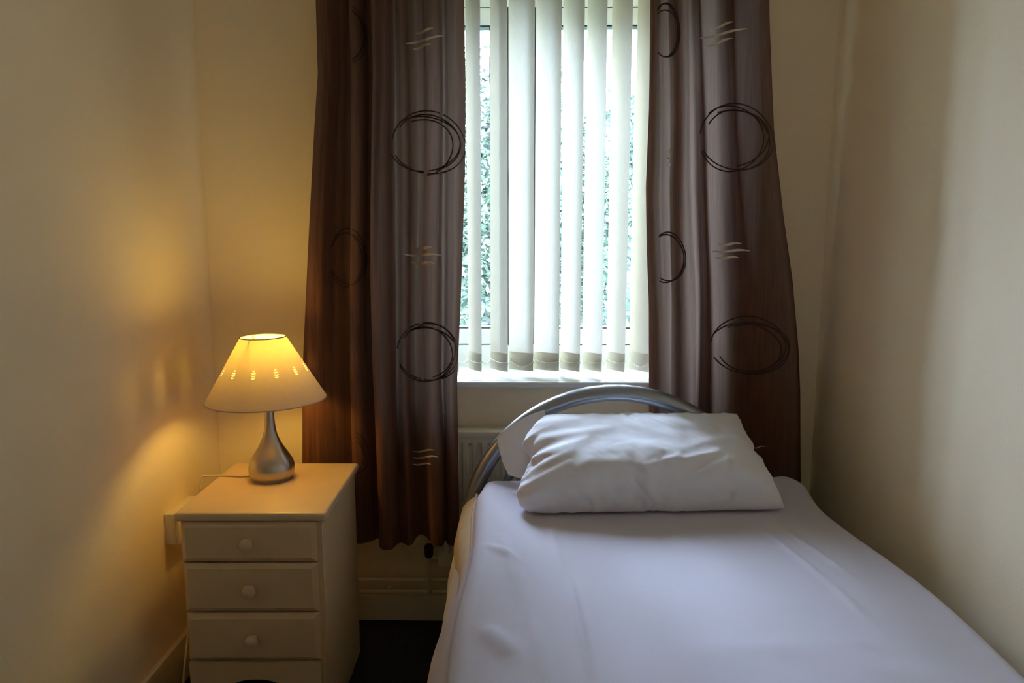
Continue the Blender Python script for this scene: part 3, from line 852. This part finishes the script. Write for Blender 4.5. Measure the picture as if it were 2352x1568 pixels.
for (y, low, _) in rowsY:
    row = []
    drop = left_drop(y)
    xe = SXL + .006 * math.sin(y * 9) + .012 * sm(1.9, 2.0, y)
    zt0 = top_z(xe + CR, y)
    for i in range(nL):
        dz = drop * (1 - i / nL)
        row.append((xe - left_out(y, max(dz, 0)), y, zt0 - CR - dz + low * 0))
    for i in range(nC):
        a = math.pi / 2 * i / nC
        row.append((xe + CR * (1 - math.cos(a)), y, zt0 - CR + CR * math.sin(a)))
    xr = SXR + .034 * sm(1.85, 1.2, y) - .006 * math.sin(y * 7 + 1) - .010 * sm(1.95, 2.03, y) * 3
    for i in range(nT + 1):
        x = xe + CR + (xr - CR - xe - CR) * i / nT
        row.append((x, y, top_z(x, y)))
    zr0 = top_z(xr - CR, y)
    for i in range(1, nC + 1):
        a = math.pi / 2 * i / nC
        row.append((xr - CR + CR * math.sin(a), y, zr0 - CR + CR * math.cos(a)))
    for i in range(1, nR + 1):
        row.append((min(XR - .022, xr + .03 * i / nR + .004 * math.sin(y * 11)), y, zr0 - CR - .26 * i / nR))
    for p in row: vs.append((p[0], p[1], max(.02, p[2] - low)))
w = nL + nC + nT + 1 + nC + nR
for j in range(len(rowsY) - 1):
    for i in range(w - 1):
        b = j * w + i
        fs.append((b, b + 1, b + w + 1, b + w))
sheet = mesh('bed_sheet', vs, fs, SHEET, None, True)
tag(sheet, 'white cotton bed sheet spread over the bed and hanging down its left side', 'sheet')

# ------------------------------------------------------------------ pillow: two sewn cloths blown up by a cloth run, then laid in place
def blown_cushion(w=.72, d=.46, nx=60, ny=38, frames=42, seed=3):
    rnd = random.Random(seed); vs, fs, idx = [], [], {}
    for side in (1, -1):
        for j in range(ny + 1):
            for i in range(nx + 1):
                border = i in (0, nx) or j in (0, ny)
                if border and side == -1: continue
                idx[side, i, j] = len(vs)
                vs.append((w * (i / nx - .5), d * (j / ny - .5), 0 if border else side * (.004 + .003 * rnd.random())))
    g = lambda s, i, j: idx.get((s, i, j), idx.get((1, i, j)))
    for side in (1, -1):
        for j in range(ny):
            for i in range(nx):
                q = [g(side, i, j), g(side, i + 1, j), g(side, i + 1, j + 1), g(side, i, j + 1)]
                fs.append(q if side == 1 else q[::-1])
    me = bpy.data.meshes.new('cushion'); me.from_pydata(vs, [], fs)
    ob = bpy.data.objects.new('cushion', me); COL.objects.link(ob)
    m = ob.modifiers.new('cloth', 'CLOTH'); s = m.settings
    s.quality = 6; s.mass = .15; s.tension_stiffness = 40; s.compression_stiffness = 40; s.shear_stiffness = 15; s.bending_stiffness = .05
    s.use_pressure = True; s.uniform_pressure_force = 6.0; s.effector_weights.gravity = 0; s.air_damping = 3
    m.point_cache.frame_start = 1; m.point_cache.frame_end = frames
    SC.frame_start = 1; SC.frame_end = frames
    for f in range(1, frames + 1): SC.frame_set(f)
    ev = ob.evaluated_get(bpy.context.evaluated_depsgraph_get())
    co = [v.co.copy() for v in ev.to_mesh().vertices]
    bpy.data.objects.remove(ob); SC.frame_set(1)
    return co, fs
co, pf = blown_cushion()
mnx, mxx = min(c.x for c in co), max(c.x for c in co); mny, mxy = min(c.y for c in co), max(c.y for c in co)
pFL, pFR = atz(1220, 1175, SZ + .010), atz(1806, 1168, SZ + .012)
pBR, pBL = at(1694, 948, 2.035), at(1246, 952, 2.03)
NXP, NYP = 60, 38
grid = {}
k = 0
for side in (1, -1):
    for jj in range(NYP + 1):
        for ii in range(NXP + 1):
            if (ii in (0, NXP) or jj in (0, NYP)) and side == -1: continue
            grid[side, ii, jj] = k; k += 1
bot_y = [co[grid[1, ii, 0]].y for ii in range(NXP + 1)]; top_y = [co[grid[1, ii, NYP]].y for ii in range(NXP + 1)]
lef_x = [co[grid[1, 0, jj]].x for jj in range(NYP + 1)]; rig_x = [co[grid[1, NXP, jj]].x for jj in range(NYP + 1)]
inv = {v: kk for kk, v in grid.items()}
vs = []
PN = ((pFR - pFL).cross(pBL - pFL)).normalized()
for kk, c in enumerate(co):
    sd, ii, jj = inv[kk]
    u0, v0 = (c.x - mnx) / (mxx - mnx), (c.y - mny) / (mxy - mny)
    u1, v1 = (c.x - lef_x[jj]) / (rig_x[jj] - lef_x[jj]), (c.y - bot_y[ii]) / (top_y[ii] - bot_y[ii])
    u, v = u0 * .25 + u1 * .75, v0 * .12 + v1 * .88
    p = (pFL * (1 - u) + pFR * u) * (1 - v) + (pBL * (1 - u) + pBR * u) * v
    if u < .2:
        zz_ = (p - CAM).dot(FW)
        xt = lin(v1, (0, .08, .16, .30, .44, .54, .60, .68, .80, .92, 1), (1207, 1190, 1178, 1186, 1206, 1228, 1206, 1186, 1206, 1234, 1250))
        pe = (pFL * (1 - v) + pBL * v)
        ve = pe - CAM; xe_ = 1176 + F * ve.dot(RT) / ve.dot(FW)
        p = p + RT * ((xt - xe_) * zz_ / F) * (1 - u / .2) ** 1.6
    h = c.z * (.86 if c.z > 0 else .9)
    h *= lin(v, (0, .15, .3, .45, .6, .8, 1), (1.2, 1.15, .98, .78, .64, .5, .4)) if c.z > 0 else 1.0
    q = p + PN * h
    zf = top_z(q.x, q.y) + .004
    if q.z < zf: q.z = zf + .002 * (1 - min(1, (zf - q.z) / .05))
    if q.y > 2.036: q.y = 2.036
    vs.append(q)
pil = tag(empty('pillow', (0, 0, 0)), 'plump white pillow leaning at the head of the bed', 'pillow')
pc_ = mesh('pillowcase', vs, pf, PILLOW, pil, True)
sub = pc_.modifiers.new('subdivision', 'SUBSURF'); sub.levels = 2; sub.render_levels = 2
bpy.context.view_layer.update()
fine = bpy.data.meshes.new_from_object(pc_.evaluated_get(bpy.context.evaluated_depsgraph_get()))
pc_.modifiers.clear(); pc_.data = fine
for p in fine.polygons: p.use_smooth = True
# creases pulled into the cloth: ends on the pillow face, width and height in metres
folds = [(1235, 975, 1330, 965, .012, .006), (1240, 1010, 1400, 985, .012, .006), (1225, 1050, 1350, 1010, .012, .008), (1215, 1085, 1320, 1035, .011, .008), (1205, 1120, 1310, 1062, .011, .007), (1200, 1150, 1290, 1090, .012, .006),
         (1480, 1072, 1560, 1048, .010, .007), (1540, 1062, 1650, 1040, .010, .007), (1585, 1088, 1670, 1058, .010, .007), (1560, 1100, 1600, 1080, .010, .004), (1480, 960, 1640, 985, .012, .005), (1440, 975, 1560, 1000, .014, .003),
         (1330, 1060, 1480, 1066, .016, .005), (1650, 1095, 1640, 1150, .014, .003), (1500, 1110, 1490, 1160, .016, .003), (1350, 1100, 1320, 1155, .018, .003), (1590, 1020, 1690, 1005, .012, .004), (1400, 1010, 1520, 1025, .012, .003)]
def px_of(p):
    v = p - CAM; z = v.dot(FW)
    return 1176 + F * v.dot(RT) / z, 784 - F * v.dot(UP) / z
fine_n = [Vector(v.normal) for v in fine.vertices]
for v, nn in zip(fine.vertices, fine_n):
    if nn.dot(CAM - v.co) < 0: continue
    x, y = px_of(v.co); add = 0
    for (x0, y0, x1, y1, w_, h_) in folds:
        dx, dy = x1 - x0, y1 - y0; L2 = dx * dx + dy * dy
        t = ((x - x0) * dx + (y - y0) * dy) / L2
        if t < -.3 or t > 1.3: continue
        tt = min(1, max(0, t)); d2 = ((x - x0 - dx * tt) ** 2 + (y - y0 - dy * tt) ** 2) * (.00115 ** 2)
        if d2 < 6 * w_ * w_: add += h_ * math.exp(-d2 / (w_ * w_)) * max(0, math.sin(math.pi * min(.999, max(.001, (t + .3) / 1.6))))
    if add: v.co += nn * add
# open end of the case on the left: a flat flap behind and a crumpled lip in front
def patch(name, rows, nu=18, nv=18, wr=.0, par=None):
    vs, fs = [], []
    R = [catmull(r, 6) for r in rows]
    n = len(R[0])
    cols = []
    for i in range(n):
        cols.append(catmull([r[i] for r in R], 6))
    mlen = len(cols[0])
    for j in range(mlen):
        for i in range(n):
            p = cols[i][j]
            vs.append(p + Vector((0, -1, .3)) * wr * noise.noise(Vector((i * .35, j * .25, 2.7))))
    for j in range(mlen - 1):
        for i in range(n - 1):
            b = j * n + i
            fs.append((b, b + 1, b + n + 1, b + n))
    return mesh(name, vs, fs, PILLOW, par, True)
fl = patch('pillowcase_flap', [
    [at(1250, 941, 2.034), at(1215, 953, 2.032), at(1175, 976, 2.026), at(1140, 1004, 2.018)],
    [at(1262, 985, 2.02), at(1225, 992, 2.010), at(1185, 1010, 2.0), at(1147, 1032, 1.995)],
    [at(1270, 1030, 1.99), at(1235, 1040, 1.98), at(1195, 1050, 1.972), at(1155, 1062, 1.968)],
    [at(1275, 1092, 1.90), at(1240, 1096, 1.915), at(1205, 1100, 1.93), at(1168, 1090, 1.945)]], wr=.0025, par=pil)
fl['label'] = 'open end of the pillowcase'
# ------------------------------------------------------------------ outside: lawn, trees, hedges
struct(box('ground', (-14, 14, YO + .02, 30, -.75, -.55), GRASS))
def leaf_cloud(rnd, blobs, n, size):
    vs, fs = [], []
    tot = sum(b[3] * b[4] * b[5] for b in blobs)
    for (cx, cy_, cz, rx, ry, rz) in blobs:
        k = int(n * rx * ry * rz / tot)
        for _ in range(k):
            while True:
                d = Vector((rnd.uniform(-1, 1), rnd.uniform(-1, 1), rnd.uniform(-1, 1)))
                if .25 < d.length < 1: break
            c = Vector((cx + d.x * rx, cy_ + d.y * ry, cz + d.z * rz))
            s = size * rnd.uniform(.6, 1.3)
            a = Vector((rnd.gauss(0, 1), rnd.gauss(0, 1), rnd.gauss(0, .7))).normalized(); b = a.orthogonal().normalized()
            b = (b * math.cos(rnd.random() * 6.28) + a.cross(b) * math.sin(rnd.random() * 6.28))
            o = len(vs)
            n_ = a.cross(b) * s * .15
            vs += [c - a * s, c + b * s * .45 + n_, c + a * s, c - b * s * .45 + n_]
            fs += [(o, o + 1, o + 2), (o, o + 2, o + 3)]
    return vs, fs
def tree(name, label, x, y, h, blobs, nleaf, size, seed, mat, trunk_r=.10):
    r = random.Random(seed)
    root = tag(empty(name, (x, y, -.55)), label, 'tree' if 'tree' in name else 'hedge')
    if trunk_r:
        pts = [Vector((0, 0, 0)), Vector((.05, 0, h * .3)), Vector((-.03, .02, h * .6)), Vector((.04, 0, h * .85))]
        tube('trunk', catmull(pts, 5), [trunk_r * (1 - .75 * k / 15) for k in range(16)], BARK, root, 10)
        for (cx, cy_, cz, rx, ry, rz) in blobs:
            p = Vector((0, 0, max(.2, min(h * .8, cz - rz * .9)))); q = Vector((cx, cy_, cz + rz * .5))
            tube('branch', catmull([p, p.lerp(q, .5) + Vector((0, 0, .08)), q], 5), [trunk_r * .4 * (1 - .8 * k / 10) for k in range(11)], BARK, root, 7)
    v_, f_ = leaf_cloud(r, blobs, nleaf, size)
    o = mesh('foliage', v_, f_, mat, root); o['kind'] = 'stuff'
    return root
def at_d(x, y, Y, base):   # offset from a tree's foot
    p = at(x, y, Y); return p.x - base[0], p.y - base[1], p.z + .55
tx, ty = at(1135, 600, 8.0).x, 8.0
B = []
for (px_, py_, rr) in ((1110, 150, .28), (1080, 240, .45), (1150, 260, .42), (1105, 350, .5), (1060, 430, .6), (1160, 420, .45), (1110, 520, .6), (1210, 300, .35), (1040, 590, .6), (1150, 620, .5), (1085, 690, .55), (1275, 180, .16), (1250, 330, .3), (1000, 330, .5), (960, 500, .6)):
    a = at_d(px_, py_, 8.0, (tx, ty)); B.append((a[0], a[1] + random.Random(px_).uniform(-.3, .3), a[2], rr, rr * .8, rr * .9))
tree('garden_tree', 'tall leafy tree outside, seen through the left gaps of the blind', tx, ty, 4.2, B, 9000, .05, 1, LEAF1)
tx2, ty2 = at(1330, 600, 9.5).x, 9.5
B = []
for (px_, py_, rr) in ((1292, 300, .35), (1310, 420, .5), (1340, 350, .4), (1335, 520, .5), (1290, 560, .5), (1345, 255, .25), (1380, 470, .45), (1300, 680, .5), (1350, 650, .45)):
    a = at_d(px_, py_, 9.5, (tx2, ty2)); B.append((a[0], a[1], a[2], rr, rr * .8, rr * .9))
tree('garden_tree', 'small bushy tree outside, behind the middle vanes of the blind', tx2, ty2, 3.6, B, 5200, .055, 2, LEAF1, .07)
def hedge(name, label, x0p, x1p, topp, Y, seed, nleaf, size, mat):
    r = random.Random(seed)
    a, b = at(x0p, topp, Y), at(x1p, topp, Y)
    root = tag(empty(name, ((a.x + b.x) / 2, Y, -.55)), label, 'hedge')
    w_ = (b.x - a.x) / 2; H = a.z + .55
    # dense core, uneven, with leaves standing off it
    bm = bmesh.new(); add_box(bm, -w_, w_, -.45, .45, 0, H)
    bmesh.ops.subdivide_edges(bm, edges=bm.edges[:], cuts=14, use_grid_fill=True)
    for v in bm.verts:
        d = .10 * noise.noise_vector(v.co * 2.3 + Vector((seed, 0, 0))) + .06 * noise.noise_vector(v.co * 6.0)
        v.co += d if v.co.z > .05 else d * .2
    tag(from_bm('clipped_body', bm, mat, root, True), 'dense clipped body')
    vs, fs = [], []
    for _ in range(nleaf):
        c = Vector((r.uniform(-w_, w_), -.47 - r.random() * .10, r.uniform(.1, H + .05)))
        if r.random() < .2: c.z = H + r.uniform(0, .1); c.y = r.uniform(-.45, .45)
        q = Vector((r.gauss(0, 1), r.gauss(0, .4), r.gauss(0, 1))).normalized(); p = q.orthogonal().normalized(); s = size * r.uniform(.6, 1.3); o = len(vs)
        vs += [c - q * s, c + p * s * .5, c + q * s, c - p * s * .5]; fs += [(o, o + 1, o + 2, o + 3)]
    o = mesh('foliage', vs, fs, mat, root); o['kind'] = 'stuff'
hedge('garden_hedge', 'tall clipped hedge outside, seen through the right gaps of the blind', 1285, 1760, 236, 12.5, 7, 2600, .09, LEAF2)
hedge('garden_hedge', 'lower dark hedge outside, low in the left gaps of the blind', 760, 1290, 600, 11.0, 9, 2200, .08, LEAF2)
